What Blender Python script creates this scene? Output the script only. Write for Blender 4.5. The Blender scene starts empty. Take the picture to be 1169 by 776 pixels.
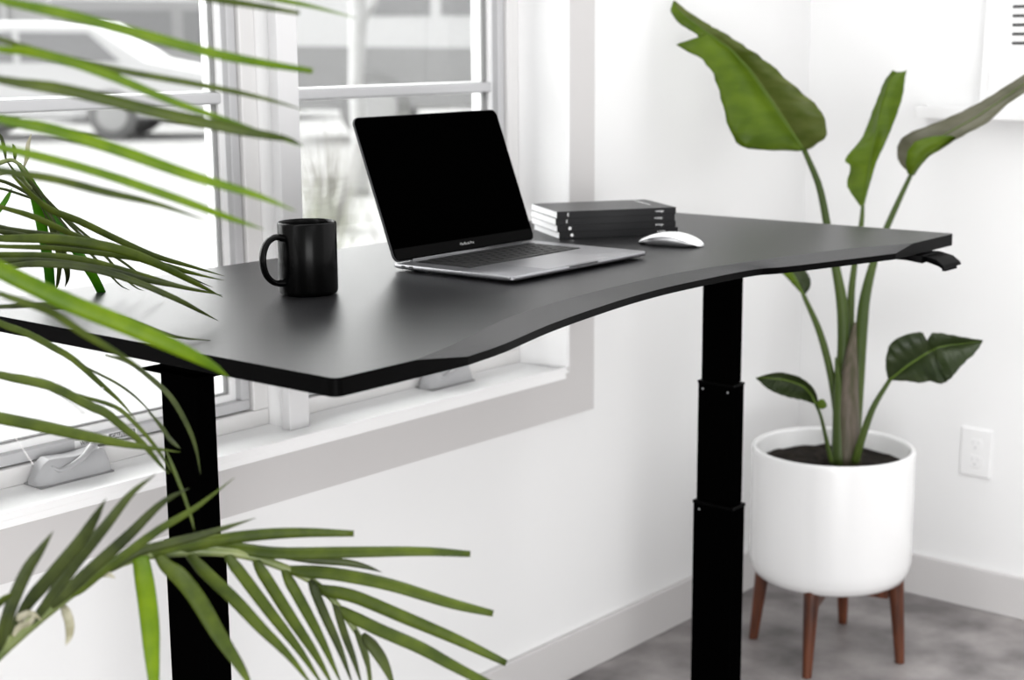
import bpy, bmesh, math, random
from mathutils import Vector, Matrix
random.seed(7)
PI = math.pi
scene = bpy.context.scene
col = scene.collection

# ------------------------------------------------------------------ camera
CAM = Vector((-3.4815546, -2.0005203, 1.3729730))
FW = Vector((0.74515832, 0.63952894, -0.18905508)).normalized()
RT = Vector((0.6501726, -0.75975041, -0.00740976)).normalized()
UP = RT.cross(FW).normalized()
FPX = 1767.7856
cd = bpy.data.cameras.new('camera')
cam = bpy.data.objects.new('camera', cd); col.objects.link(cam)
M = Matrix((RT, UP, -FW)).transposed().to_4x4(); M.translation = CAM
cam.matrix_world = M
cd.sensor_width = 36.0
cd.lens = 36.0 * FPX / 1169.0
cd.clip_start = 0.05; cd.clip_end = 300
cd.dof.use_dof = True
cd.dof.focus_distance = 2.15
cd.dof.aperture_fstop = 4.5
scene.camera = cam

# ------------------------------------------------------------------ world and lights
world = bpy.data.worlds.new('world'); scene.world = world
world.use_nodes = True
nt = world.node_tree; nt.nodes.clear()
wo = nt.nodes.new('ShaderNodeOutputWorld'); bg = nt.nodes.new('ShaderNodeBackground')
tc = nt.nodes.new('ShaderNodeTexCoord'); sx = nt.nodes.new('ShaderNodeSeparateXYZ');
mp = nt.nodes.new('ShaderNodeMapRange')
nt.links.new(tc.outputs['Generated'], sx.inputs[0])
nt.links.new(sx.outputs['Y'], mp.inputs['Value'])
mp.inputs['From Min'].default_value = -0.25; mp.inputs['From Max'].default_value = 0.25
mp.inputs['To Min'].default_value = 1.22      # the room side
mp.inputs['To Max'].default_value = 7.0      # the bright sky beyond the windows
bg.inputs['Color'].default_value = (1.0, 1.0, 1.0, 1)
nt.links.new(mp.outputs[0], bg.inputs['Strength'])
nt.links.new(bg.outputs[0], wo.inputs['Surface'])

def area_light(name, loc, target, size, power, color=(1, 1, 1)):
    ld = bpy.data.lights.new(name, 'AREA'); ld.shape = 'RECTANGLE'; ld.size, ld.size_y = size
    ld.energy = power; ld.color = color
    o = bpy.data.objects.new(name, ld); col.objects.link(o); o.location = loc
    o.rotation_euler = (Vector(target) - Vector(loc)).to_track_quat('-Z', 'Y').to_euler()
    return o
area_light('room_light', (-2.9, -3.3, 2.3), (-0.9, -0.2, 0.7), (1.0, 1.0), 8)
area_light('low_fill_light', (-4.1, -3.3, 0.75), (-0.7, -0.2, 0.3), (1.6, 1.2), 70)  # unseen soft fill, added to brighten the lower walls and pot

scene.view_settings.view_transform = 'Standard'
scene.view_settings.look = 'None'
scene.view_settings.gamma = 1
scene.view_settings.use_curve_mapping = False
scene.view_settings.exposure = 0.0
try:
    scene.cycles.use_denoising = True
    scene.cycles.max_bounces = 10
    scene.cycles.transparent_max_bounces = 12
    scene.cycles.caustics_reflective = False
    scene.cycles.caustics_refractive = False
except Exception:
    pass

# ------------------------------------------------------------------ helpers
def ray(x, y):
    return FW + RT * ((x - 584.5) / FPX) - UP * ((y - 388.0) / FPX)
def at(x, y, d):
    return CAM + ray(x, y) * d
def lin(v):
    v /= 255.0
    return v / 12.92 if v <= 0.04045 else ((v + 0.055) / 1.055) ** 2.4
def rgb(r, g, b):
    return (lin(r), lin(g), lin(b), 1)

def mat(name, color, rough=0.5, metal=0.0, spec=0.5, noise=None, bump=None, coat=0.0, aniso=None):
    m = bpy.data.materials.new(name); m.use_nodes = True
    n = m.node_tree.nodes; l = m.node_tree.links; p = n['Principled BSDF']
    p.inputs['Base Color'].default_value = color
    p.inputs['Roughness'].default_value = rough
    p.inputs['Metallic'].default_value = metal
    p.inputs['Specular IOR Level'].default_value = spec
    p.inputs['Coat Weight'].default_value = coat
    t = n.new('ShaderNodeTexCoord')
    if noise:
        scale, c2, lo, hi = noise[:4]
        nz = n.new('ShaderNodeTexNoise'); nz.inputs['Scale'].default_value = scale; nz.inputs['Detail'].default_value = 6
        if len(noise) > 4:
            mpn = n.new('ShaderNodeMapping'); mpn.inputs['Scale'].default_value = noise[4]
            l.new(t.outputs['Object'], mpn.inputs[0]); l.new(mpn.outputs[0], nz.inputs['Vector'])
        else:
            l.new(t.outputs['Object'], nz.inputs['Vector'])
        r = n.new('ShaderNodeValToRGB'); r.color_ramp.elements[0].position = lo; r.color_ramp.elements[1].position = hi
        r.color_ramp.elements[0].color = color; r.color_ramp.elements[1].color = c2
        l.new(nz.outputs['Fac'], r.inputs[0]); l.new(r.outputs[0], p.inputs['Base Color'])
    if bump:
        bs, st = bump
        nb = n.new('ShaderNodeTexNoise'); nb.inputs['Scale'].default_value = bs; nb.inputs['Detail'].default_value = 3
        l.new(t.outputs['Object'], nb.inputs['Vector'])
        b = n.new('ShaderNodeBump'); b.inputs['Strength'].default_value = st; b.inputs['Distance'].default_value = 0.001
        l.new(nb.outputs['Fac'], b.inputs['Height']); l.new(b.outputs[0], p.inputs['Normal'])
    return m

def leaf_mat(name, c1, c2, scale, trans=0.35, stretch=(1, 1, 1), rough=0.4):
    m = mat(name, c1, rough, 0, 0.22, noise=(scale, c2, 0.35, 0.7, stretch))
    n = m.node_tree.nodes; l = m.node_tree.links
    p = n['Principled BSDF']; out = n['Material Output']
    tr = n.new('ShaderNodeBsdfTranslucent'); mx = n.new('ShaderNodeMixShader'); mx.inputs[0].default_value = trans
    src = p.inputs['Base Color'].links[0].from_socket
    l.new(src, tr.inputs['Color']); l.new(p.outputs[0], mx.inputs[1]); l.new(tr.outputs[0], mx.inputs[2]); l.new(mx.outputs[0], out.inputs['Surface'])
    return m

class MB:
    def __init__(self):
        self.bm = bmesh.new()
    def box(self, x0, x1, y0, y1, z0, z1):
        b = self.bm
        v = [b.verts.new(c) for c in ((x0,y0,z0),(x1,y0,z0),(x1,y1,z0),(x0,y1,z0),(x0,y0,z1),(x1,y0,z1),(x1,y1,z1),(x0,y1,z1))]
        for f in ((3,2,1,0),(4,5,6,7),(0,1,5,4),(1,2,6,5),(2,3,7,6),(3,0,4,7)):
            b.faces.new([v[i] for i in f])
        return self
    def prism(self, poly, z0, z1, inset0=0.0):
        b = self.bm; n = len(poly)
        cx = sum(p[0] for p in poly)/n; cy = sum(p[1] for p in poly)/n
        def ins(p):
            if not inset0: return p
            dx, dy = p[0]-cx, p[1]-cy; L = math.hypot(dx, dy); return (p[0]-dx/L*inset0, p[1]-dy/L*inset0)
        lo = [b.verts.new((*ins(p), z0)) for p in poly]; hi = [b.verts.new((p[0], p[1], z1)) for p in poly]
        b.faces.new(lo[::-1]); b.faces.new(hi)
        for i in range(n):
            j = (i+1) % n; b.faces.new((lo[i], lo[j], hi[j], hi[i]))
        return self
    def loft(self, rings, cap=True, closed=True):
        b = self.bm
        R = [[b.verts.new(p) for p in r] for r in rings]
        for a, c in zip(R, R[1:]):
            n = len(a)
            for i in range(n if closed else n-1):
                j = (i+1) % n; b.faces.new((a[i], a[j], c[j], c[i]))
        if cap and closed:
            b.faces.new(R[0][::-1]); b.faces.new(R[-1])
        return self
    def lathe(self, prof, n=48, c=(0, 0), cap=True):
        return self.loft([[(c[0]+r*math.cos(2*PI*i/n), c[1]+r*math.sin(2*PI*i/n), z) for i in range(n)] for r, z in prof], cap)
    def tube(self, pts, radii, n=10, squash=1.0):
        pts = [Vector(p) for p in pts]
        if not hasattr(radii, '__len__'): radii = [radii]*len(pts)
        rings = []; ref = None
        for i, p in enumerate(pts):
            t = (pts[min(i+1, len(pts)-1)] - pts[max(i-1, 0)]).normalized()
            if ref is None:
                ref = Vector((0, 0, 1)) if abs(t.z) < 0.9 else Vector((1, 0, 0))
            u = (ref - t*ref.dot(t)).normalized(); w = t.cross(u); ref = u
            rings.append([p + (u*math.cos(2*PI*k/n)*squash + w*math.sin(2*PI*k/n))*radii[i] for k in range(n)])
        return self.loft(rings)
    def grid(self, rows):
        return self.loft(rows, cap=False, closed=False)

def link(name, data, parent=None):
    o = bpy.data.objects.new(name, data); col.objects.link(o)
    if parent is not None: o.parent = parent
    return o
def obj(name, mb, m, parent=None, smooth=None, bevel=None, solid=None, sub=0, local=False):
    """build a mesh; coordinates are world coordinates unless local, the parent may sit anywhere unrotated"""
    bm = mb.bm
    bmesh.ops.recalc_face_normals(bm, faces=bm.faces)
    if parent is not None and not local:
        off = Vector(parent.location); pp = parent.parent
        while pp is not None: off += Vector(pp.location); pp = pp.parent
        bmesh.ops.translate(bm, verts=bm.verts, vec=-off)
    me = bpy.data.meshes.new(name); bm.to_mesh(me); bm.free()
    me.materials.append(m)
    if smooth:
        for p in me.polygons: p.use_smooth = True
    o = link(name, me, parent)
    if solid:
        s = o.modifiers.new('solid', 'SOLIDIFY'); s.thickness = solid; s.offset = 0
    if bevel:
        b = o.modifiers.new('bevel', 'BEVEL'); b.width = bevel; b.segments = 3; b.limit_method = 'ANGLE'; b.angle_limit = math.radians(35)
        for p in me.polygons: p.use_smooth = True
        w = o.modifiers.new('wn', 'WEIGHTED_NORMAL'); w.keep_sharp = True
    if sub:
        s = o.modifiers.new('sub', 'SUBSURF'); s.levels = sub; s.render_levels = sub
    return o
def sharp(o, deg=35):
    me = o.data
    bm = bmesh.new(); bm.from_mesh(me)
    for e in bm.edges:
        if len(e.link_faces) == 2 and e.calc_face_angle(0) > math.radians(deg): e.smooth = False
    bm.to_mesh(me); bm.free()
    return o
def tag(o, label=None, cat=None, group=None, kind=None):
    if label: o['label'] = label
    if cat: o['category'] = cat
    if group: o['group'] = group
    if kind: o['kind'] = kind
    return o
def thing(name, loc, label, cat, group=None, rot=0.0):
    o = bpy.data.objects.new(name, None); col.objects.link(o); o.location = loc; o.rotation_euler = (0, 0, rot)
    o.empty_display_size = 0.05
    return tag(o, label, cat, group)
def struct(name, mb, m, parent=None, **k):
    o = obj(name, mb, m, parent, **k)
    if parent is None: o['kind'] = 'structure'
    return o
def text(name, s, size, m, parent, loc, rot, extrude=0.0001, align='CENTER'):
    c = bpy.data.curves.new(name, 'FONT'); c.body = s; c.size = size; c.extrude = extrude
    c.align_x = align; c.align_y = 'CENTER'; c.materials.append(m)
    tmp = bpy.data.objects.new('tmp', c)
    me = bpy.data.meshes.new_from_object(tmp); bpy.data.objects.remove(tmp)
    o = link(name, me, parent); o.location = loc; o.rotation_euler = rot
    return o
def spline(pts, n):
    """Catmull-Rom through tuples/vectors"""
    P = [Vector(p) for p in pts]
    if len(P) == 2: return [P[0].lerp(P[1], i/(n-1)) for i in range(n)]
    out = []
    E_ = [P[0]*2-P[1]] + P + [P[-1]*2-P[-2]]
    segs = len(P)-1
    for i in range(n):
        t = i/(n-1)*segs; k = min(int(t), segs-1); u = t-k
        a, b, c, d = E_[k:k+4]
        out.append(0.5*((2*b)+(c-a)*u+(2*a-5*b+4*c-d)*u*u+(3*b-a-3*c+d)*u**3))
    return out
def rrect(w, h, r, seg=6, cx=0, cy=0):
    pts = []
    for sx_, sy_, a0 in ((1, 1, 0), (-1, 1, 90), (-1, -1, 180), (1, -1, 270)):
        for i in range(seg+1):
            a = math.radians(a0 + 90*i/seg)
            pts.append((cx+sx_*(w/2-r)+r*math.cos(a), cy+sy_*(h/2-r)+r*math.sin(a)))
    return pts

# ------------------------------------------------------------------ materials
WALL = mat('wall_paint', (0.80, 0.80, 0.80, 1), 0.75, spec=0.2, bump=(300, 0.05))
TRIMG = mat('grey_trim_paint', (0.575, 0.560, 0.557, 1), 0.55, spec=0.3, bump=(350, 0.12))
WHITE = mat('white_trim_paint', (0.93, 0.93, 0.93, 1), 0.4, spec=0.4)
MULL = mat('post_paint', (0.68, 0.675, 0.68, 1), 0.45, spec=0.4)
FRAME = mat('frame_vinyl', (0.76, 0.75, 0.745, 1), 0.4, spec=0.4)
SASH = mat('sash_grey_vinyl', (0.52, 0.52, 0.53, 1), 0.35, spec=0.5)
CRANK = mat('crank_plastic', (0.42, 0.42, 0.43, 1), 0.3, spec=0.5)
DARKG = mat('dark_gasket', (0.25, 0.25, 0.25, 1), 0.6)
FLOOR = mat('polished_concrete', rgb(100, 96, 96), 0.42, spec=0.4, noise=(5.5, rgb(164, 159, 158), 0.36, 0.68), bump=(60, 0.06))
BLACKTOP = mat('black_laminate', (0.005, 0.005, 0.0055, 1), 0.30, spec=0.27, noise=(420, (0.011, 0.011, 0.012, 1), 0.35, 0.65), bump=(700, 0.35))
BLACKMET = mat('black_powder_coat', (0.0006, 0.0006, 0.0006, 1), 0.5, spec=0.0)
SATIN = mat('black_satin_edge', (0.0006, 0.0006, 0.0006, 1), 0.35, spec=0.02)
MUGM = mat('black_glaze', (0.0006, 0.0006, 0.0006, 1), 0.22, spec=0.09)
ALU = mat('space_grey_aluminium', (0.30, 0.30, 0.315, 1), 0.34, metal=0.9)
ALUD = mat('dark_aluminium', (0.12, 0.12, 0.125, 1), 0.3, metal=0.8)
GLASSB = mat('black_screen_glass', (0.0003, 0.0003, 0.0003, 1), 0.12, spec=0.0)
BEZEL = mat('screen_bezel_strip', (0.005, 0.005, 0.005, 1), 0.3, spec=0.0)
KEYM = mat('black_key', (0.006, 0.006, 0.006, 1), 0.5, spec=0.25)
WELL = mat('keyboard_well', (0.012, 0.012, 0.013, 1), 0.5, spec=0.2)
COVER = mat('book_cover_black', (0.006, 0.006, 0.007, 1), 0.36, spec=0.35)
PAPER = mat('paper_block', (0.93, 0.93, 0.94, 1), 0.8, spec=0.1, noise=(400, (0.84, 0.84, 0.85, 1), 0.4, 0.6, (0.1, 0.1, 6)))
INKW = mat('white_print', (0.85, 0.85, 0.85, 1), 0.5)
INKG = mat('grey_print', (0.35, 0.35, 0.35, 1), 0.5)
INKD = mat('dark_print', (0.02, 0.02, 0.02, 1), 0.6)
MOUSEW = mat('white_acrylic', (0.86, 0.86, 0.87, 1), 0.18, spec=0.5, coat=0.5)
MOUSEA = mat('mouse_aluminium', (0.45, 0.45, 0.46, 1), 0.35, metal=0.8)
POT = mat('white_ceramic', (0.82, 0.82, 0.82, 1), 0.16, spec=0.5, coat=0.3)
SOIL = mat('dark_soil', (0.012, 0.010, 0.009, 1), 0.95, spec=0.1, noise=(60, (0.03, 0.025, 0.02, 1), 0.4, 0.7), bump=(80, 1.0))
WOOD = mat('walnut_wood', rgb(100, 56, 36), 0.34, spec=0.4, noise=(14, rgb(52, 28, 20), 0.35, 0.7, (5, 5, 0.6)))
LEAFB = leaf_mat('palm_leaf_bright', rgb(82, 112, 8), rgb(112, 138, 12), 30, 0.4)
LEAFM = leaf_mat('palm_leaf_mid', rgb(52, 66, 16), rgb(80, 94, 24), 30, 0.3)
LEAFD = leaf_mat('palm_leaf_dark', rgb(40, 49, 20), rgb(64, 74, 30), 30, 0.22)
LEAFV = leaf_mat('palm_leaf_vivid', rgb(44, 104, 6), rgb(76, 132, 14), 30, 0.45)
HUSK = leaf_mat('palm_dry_husk', rgb(150, 146, 120), rgb(196, 192, 172), 60, 0.3)
STEMP = mat('palm_petiole', rgb(70, 86, 34), 0.45, noise=(20, rgb(118, 126, 76), 0.4, 0.7))
BOPL = leaf_mat('paradise_leaf_light', rgb(76, 100, 16), rgb(100, 124, 26), 9, 0.35, (1, 1, 3))
BOPD = leaf_mat('paradise_leaf_dark', rgb(34, 46, 20), rgb(52, 62, 34), 9, 0.12, (1, 1, 3), 0.35)
BOPA = leaf_mat('paradise_leaf_olive', rgb(74, 88, 28), rgb(104, 112, 60), 9, 0.25, (1, 1, 3))
BOPU = leaf_mat('paradise_leaf_under', rgb(78, 78, 60), rgb(104, 102, 86), 9, 0.15, (1, 1, 3), 0.35)
BOPR = mat('paradise_midrib', rgb(84, 106, 40), 0.5, spec=0.2)
BOPS = mat('paradise_stem', rgb(52, 68, 24), 0.45, spec=0.25, noise=(8, rgb(76, 92, 34), 0.4, 0.7, (1, 1, 0.3)))
BOPT = mat('paradise_sheath', rgb(66, 64, 46), 0.5, spec=0.2, noise=(22, rgb(100, 90, 82), 0.35, 0.7, (3, 3, 0.3)))
def glass_mat():
    m = bpy.data.materials.new('window_glass'); m.use_nodes = True
    n = m.node_tree.nodes; l = m.node_tree.links; n.clear()
    o = n.new('ShaderNodeOutputMaterial'); t = n.new('ShaderNodeBsdfTransparent'); g = n.new('ShaderNodeBsdfGlossy')
    g.inputs['Roughness'].default_value = 0.02; t.inputs['Color'].default_value = (0.97, 0.975, 0.97, 1)
    f = n.new('ShaderNodeFresnel'); f.inputs['IOR'].default_value = 1.3
    x = n.new('ShaderNodeMixShader'); l.new(f.outputs[0], x.inputs[0]); l.new(t.outputs[0], x.inputs[1]); l.new(g.outputs[0], x.inputs[2]); l.new(x.outputs[0], o.inputs['Surface'])
    return m
GLASS = glass_mat()

# ------------------------------------------------------------------ the room
WT = 0.185                                  # wall thickness
OX0, OX1, OZ0, OZ1 = -2.42, -1.0, 0.698, 2.10   # the window opening
w = MB()
w.box(-5.2, OX0-0.0101, 0, WT, 0, 3.0).box(OX1+0.0084, 0, 0, WT, 0, 3.0).box(OX0-0.0101, OX1+0.0084, 0, WT, 0, OZ0-0.02).box(OX0-0.0101, OX1+0.0084, 0, WT, OZ1+0.0101, 3.0)
struct('wall_left', w, WALL)
struct('wall_right', MB().box(0, 0.2, -5.2, WT, 0, 3.0), WALL)
struct('floor', MB().box(-5.2, 0.2, -5.2, WT, -0.1, 0), FLOOR)
struct('baseboard_left', MB().box(-5.2, -0.0005, -0.015, -0.0003, 0, 0.103), TRIMG, bevel=0.003)
struct('baseboard_right', MB().box(-0.015, -0.0003, -5.2, -0.0155, 0, 0.103), TRIMG, bevel=0.003)
# grey flat casing round the window
cs = MB()
ci, cr, cb, ct = -0.9917, -0.9025, 0.5957, 2.20
cs.box(OX0-0.10, cr, -0.018, -0.0003, cb, 0.6905).box(ci, cr, -0.018, -0.0003, 0.6905, ct-0.09).box(OX0-0.10, cr, -0.018, -0.0003, ct-0.09, ct).box(OX0-0.10, OX0-0.01, -0.018, -0.0003, 0.6905, ct-0.09)
struct('trim_1', cs, TRIMG)
# white jamb liner and sill inside the opening
struct('trim_2', MB().box(OX0, OX1, -0.020, 0.11, 0.6785, OZ0).box(OX0, OX1+0.0083, -0.022, -0.012, 0.6906, 0.7035), WHITE, bevel=0.0015)   # sill
struct('sill_shade_line', MB().box(OX0, OX1, -0.0115, -0.0085, 0.6982, 0.6995), TRIMG)   # grey strip standing in for the shadow line behind the sill edge
jl = MB().box(OX1, OX1+0.0083, -0.022, 0.184, 0.6985, OZ1).box(OX0-0.01, OX0, -0.022, 0.184, 0.6985, OZ1).box(OX0-0.01, OX1+0.0083, -0.022, 0.184, OZ1, OZ1+0.01)
struct('trim_3', jl, WHITE)
# centre post between the two windows
post = struct('trim_4', MB().box(-1.715, -1.668, 0.035, 0.058, OZ0, OZ1), MULL, bevel=0.002)
struct('trim_5', MB().box(-1.706, -1.677, 0.058, 0.066, OZ0, OZ1).box(-1.702, -1.680, 0.066, 0.185, OZ0, OZ1), WHITE)

def window(n, x0, x1, label):
    """a crank-out window unit standing in the opening: frame, sash, pane, bar"""
    yf = 0.105
    fr = MB()
    fr.box(x0, x1, yf, 0.165, OZ0, 0.728).box(x0, x1, yf, 0.165, OZ1-0.03, OZ1)
    fr.box(x1-0.034, x1, yf, 0.165, 0.728, OZ1-0.03).box(x0, x0+0.034, yf, 0.165, 0.728, OZ1-0.03)
    f = obj('window_%d' % n, fr, FRAME, bevel=0.003); f['kind'] = 'structure'
    a, b, c, d = x0+0.037, x1-0.037, 0.7305, OZ1-0.033
    t = 0.019
    s = MB().box(a, b, 0.112, 0.15, c, c+t).box(a, b, 0.112, 0.15, d-t, d).box(a, a+t, 0.112, 0.15, c+t, d-t).box(b-t, b, 0.112, 0.15, c+t, d-t)
    obj('sash', s, SASH, f, bevel=0.003)
    # pale inner bead of the sash, dark gasket against the pane
    k = 0.012
    s = MB()
    a2, b2, c2, d2 = a+t, b-t, c+t, d-t
    s.box(a2, b2, 0.128, 0.148, c2, c2+k).box(a2, b2, 0.128, 0.148, d2-k, d2).box(a2, a2+k, 0.128, 0.148, c2+k, d2-k).box(b2-k, b2, 0.128, 0.148, c2+k, d2-k)
    obj('glazing_bead', s, WHITE, f)
    s = MB(); g = 0.003
    a3, b3, c3, d3 = a2+k, b2-k, c2+k, d2-k
    s.box(a3, b3, 0.134, 0.146, c3, c3+g).box(a3, b3, 0.134, 0.146, d3-g, d3).box(a3, a3+g, 0.134, 0.146, c3+g, d3-g).box(b3-g, b3, 0.134, 0.146, c3+g, d3-g)
    obj('gasket', s, DARKG, f)
    gl = obj('pane', MB().box(a3+0.001, b3-0.001, 0.1385, 0.1415, c3, d3), GLASS, f)
    mu = MB().box(a3, b3, 0.118, 0.137, 1.272, 1.292)
    obj('glazing_bar', mu, SASH, f, bevel=0.004)
    mu = MB().box(a3, b3, 0.1425, 0.158, 1.270, 1.294)
    obj('glazing_bar', mu, WHITE, f, bevel=0.004)
    # outside of the unit: white brick mould with dark joints
    o = MB().box(x0+0.004, x0+0.052, 0.1655, 0.19, 0.71, OZ1).box(x1-0.052, x1-0.004, 0.1655, 0.19, 0.71, OZ1)
    obj('outer_mould', o, WHITE, f, bevel=0.002)
    return f
w1 = window(1, OX0+0.001, -1.7025, '')
w2 = window(2, -1.6795, OX1-0.001, '')
# warning sticker on the left sash
st = obj('sticker', MB().box(-2.105, -1.985, 0.1113, 0.1119, 0.7335, 0.7465), INKW, w1)
st.data.materials[0] = WHITE
sk = MB().box(-2.04, -1.988, 0.1108, 0.1112, 0.7345, 0.7455)
obj('sticker_panel', sk, SASH, w1).data.materials[0] = mat('sticker_grey', (0.18, 0.18, 0.185, 1), 0.5)
text('lettering', 'WARNING', 0.0095, INKD, w1, (-2.072, 0.1109, 0.740), (PI/2, 0, 0))
text('lettering', 'CAUTION', 0.0095, WHITE, w1, (-2.014, 0.1105, 0.740), (PI/2, 0, 0))

# crank handles on the sill
def crank(x0, x1, label):
    t = thing('window_crank', ((x0+x1)/2, 0.083, OZ0), label, 'window handle')
    L = (x1-x0)/2
    b = MB()
    rings = []
    for u, hw, h in ((-1, 0.008, 0.008), (-0.97, 0.014, 0.014), (-0.75, 0.019, 0.034), (-0.6, 0.02, 0.040), (0.1, 0.02, 0.036), (0.8, 0.02, 0.040), (0.92, 0.019, 0.036), (1.0, 0.017, 0.006)):
        x = u*L
        rings.append([(x, -hw-0.004, 0.0005), (x, -hw, h*0.55), (x, -hw+0.008, h), (x, hw-0.006, h*1.04), (x, hw, h*0.6), (x, hw, 0.0005)])
    b.loft(rings)
    obj('housing', b, CRANK, t, local=True, bevel=0.003)
    h = MB().tube(spline([(-L*0.55, -0.012, 0.030), (-L*0.4, -0.020, 0.022), (0, -0.024, 0.030), (L*0.3, -0.022, 0.040), (L*0.55, -0.012, 0.047)], 16), [0.006]*12+[0.007, 0.007, 0.008, 0.006], 8, 0.55)
    obj('handle', h, CRANK, t, smooth=True, local=True)
    obj('base_plate', MB().box(-L, L, -0.026, 0.022, 0.0002, 0.003), DARKG, t, local=True, bevel=0.001)
    obj('knob', MB().lathe([(0.001, 0.038), (0.007, 0.040), (0.008, 0.047), (0.005, 0.051), (0.001, 0.052)], 12, (L*0.6, -0.010)), CRANK, t, smooth=True, local=True)
crank(-2.205, -2.07, 'grey folding window crank on the sill under the left window')
crank(-1.325, -1.200, 'grey window crank on the sill under the right window, half hidden by the desk')
# sash lock lever on the left window frame
t = thing('sash_lock', (-1.718, 0.10, 0.83), 'small white teardrop lock lever on the left window frame', 'lock')
obj('lever', MB().tube([(-1.722, 0.092, 0.86), (-1.719, 0.086, 0.83), (-1.717, 0.082, 0.80), (-1.717, 0.080, 0.786), (-1.717, 0.080, 0.776)], [0.003, 0.004, 0.007, 0.009, 0.004], 10), WHITE, t, smooth=True)
obj('plate', MB().box(-1.727, -1.709, 0.095, 0.104, 0.785, 0.93), CRANK, t, bevel=0.002)

# wall outlet
t = thing('wall_outlet', (0, -0.490, 0.39), 'white duplex power outlet low on the right wall beside the plant', 'outlet')
pl = MB()
pl.loft([[(x, y, z) for y, z in rrect(0.078*k, 0.121*k, 0.004, 3, -0.490, 0.390)] for x, k in ((-0.0003, 1), (-0.003, 1), (-0.006, 0.93))])
obj('cover_plate', pl, WALL, t)
for dz in (0.0205, -0.0205):
    s = MB().loft([[(x, y, z) for y, z in rrect(0.034, 0.028, 0.010, 5, -0.490, 0.390+dz)] for x in (-0.0058, -0.0075)])
    so = obj('socket', s, WALL, t)
    obj('slot', MB().box(-0.0078, -0.0074, -0.4840, -0.4825, 0.3895+dz, 0.3985+dz).box(-0.0078, -0.0074, -0.4975, -0.4960, 0.3905+dz, 0.3975+dz).box(-0.0078, -0.0074, -0.4925, -0.4875, 0.380+dz, 0.3845+dz), SASH, so)

# picture ledge with a framed print
lg = thing('picture_ledge', (0, -0.75, 1.19), 'white floating picture ledge on the right wall', 'shelf')
b = MB().box(-0.055, -0.0004, -1.20, -0.325, 1.194, 1.206)
obj('board', b, WALL, lg, bevel=0.002)
obj('lip', MB().box(-0.060, -0.0552, -1.20, -0.325, 1.190, 1.216), WALL, lg, bevel=0.001)
obj('end_cap', MB().box(-0.058, -0.0004, -0.3248, -0.3218, 1.190, 1.216), WALL, lg, bevel=0.001)
fp = thing('framed_print', (-0.02, -0.74, 1.2065), 'white framed print with black horizontal bars standing on the picture ledge', 'picture')
def lean(z): return -0.040 + (z-1.2065)*0.06
def leanbox(y0, y1, z0, z1, d0, d1):
    m = MB(); r = []
    for z in (z0, z1):
        r.append([(lean(z)-d1, y0, z), (lean(z)-d0, y0, z), (lean(z)-d0, y1, z), (lean(z)-d1, y1, z)])
    return m.loft(r)
fy0, fy1, fz0, fz1 = -1.02, -0.478, 1.2068, 1.86
for a in ((fy0, fy1, fz0, fz0+0.014), (fy0, fy1, fz1-0.014, fz1), (fy0, fy0+0.014, fz0+0.0142, fz1-0.0142), (fy1-0.014, fy1, fz0+0.0142, fz1-0.0142)):
    obj('frame_rail', leanbox(*a, -0.004, 0.014), WALL, fp)
obj('print', leanbox(fy0+0.0142, fy1-0.0142, fz0+0.0142, fz1-0.0142, 0.0, 0.006), WALL, fp)
for k in range(9):
    zc = 1.3615 + k*0.0202
    obj('printed_bar', leanbox(-0.80, -0.541+0.0012*k, zc-0.0036, zc+0.0036, 0.0061, 0.0066), INKD, fp)

# ------------------------------------------------------------------ the desk
ZT = 1.0257; TH = 0.021
c_, s_ = math.cos(0.0183), math.sin(0.0183)
def dk(a, b): return (-1.6225 + c_*a - s_*b, -0.4297 + s_*a + c_*b)
def undk(x, y):
    x += 1.6225; y -= -0.4297
    return (c_*x + s_*y, -s_*x + c_*y)
LH, DH = 0.7768, 0.3762
desk = thing('standing_desk', (-1.6225, -0.4297, 0), 'black height adjustable standing desk with scooped front edge', 'desk')
# outline in desk coordinates: straight ends, scooped middle with a broad chamfer
inner = [(-2.269+0.0, -0.830), (-2.163, -0.785), (-2.023, -0.731), (-1.880, -0.697), (-1.730, -0.679), (-1.565, -0.672), (-1.440, -0.682), (-1.290, -0.707), (-1.127, -0.744), (-1.008, -0.7835)]
outer = [(-2.180, -0.828), (-2.095, -0.799), (-1.950, -0.757), (-1.780, -0.722), (-1.665, -0.706), (-1.560, -0.701), (-1.390, -0.706), (-1.325, -0.728-0.003), (-1.180, -0.770), (-1.075, -0.800)]
inner = [undk(*p) for p in inner]; outer = [undk(*p) for p in outer]
inner[0] = (inner[0][0], -DH); inner[-1] = (inner[-1][0], -DH)
outer[0] = (outer[0][0], -DH); outer[-1] = (outer[-1][0], -DH)
N = 48
ic = spline([(*p, 0) for p in inner], N); oc = spline([(*p, 0) for p in outer], N)
rc = 0.010
def arc(cx, cy, a0, a1, n=5):
    return [(cx+rc*math.cos(math.radians(a0+(a1-a0)*i/n)), cy+rc*math.sin(math.radians(a0+(a1-a0)*i/n))) for i in range(n+1)]
front_l = arc(-LH+rc, -DH+rc, 180, 270); front_r = arc(LH-rc, -DH+rc, 270, 360); back_r = arc(LH-rc, DH-rc, 0, 90); back_l = arc(-LH+rc, DH-rc, 90, 180)
top = front_l + [(p.x, p.y) for p in ic] + front_r + back_r + back_l
out = front_l + [(p.x, p.y) for p in oc] + front_r + back_r + back_l
dr = 0.0105
m = MB(); bm = m.bm
zdrop = [0.0]*len(front_l) + [dr*min(1, 1)]*N + [0.0]*len(front_r) + [0.0]*(len(back_r)+len(back_l))
vt = [bm.verts.new((*dk(*p), ZT)) for p in top]
edge0 = len(front_l); edge1 = edge0+N
e = 0.0016   # eased edge
def shrink(p, k):
    return (p[0]*(1-k/LH) , p[1]*(1-k/DH))
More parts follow.
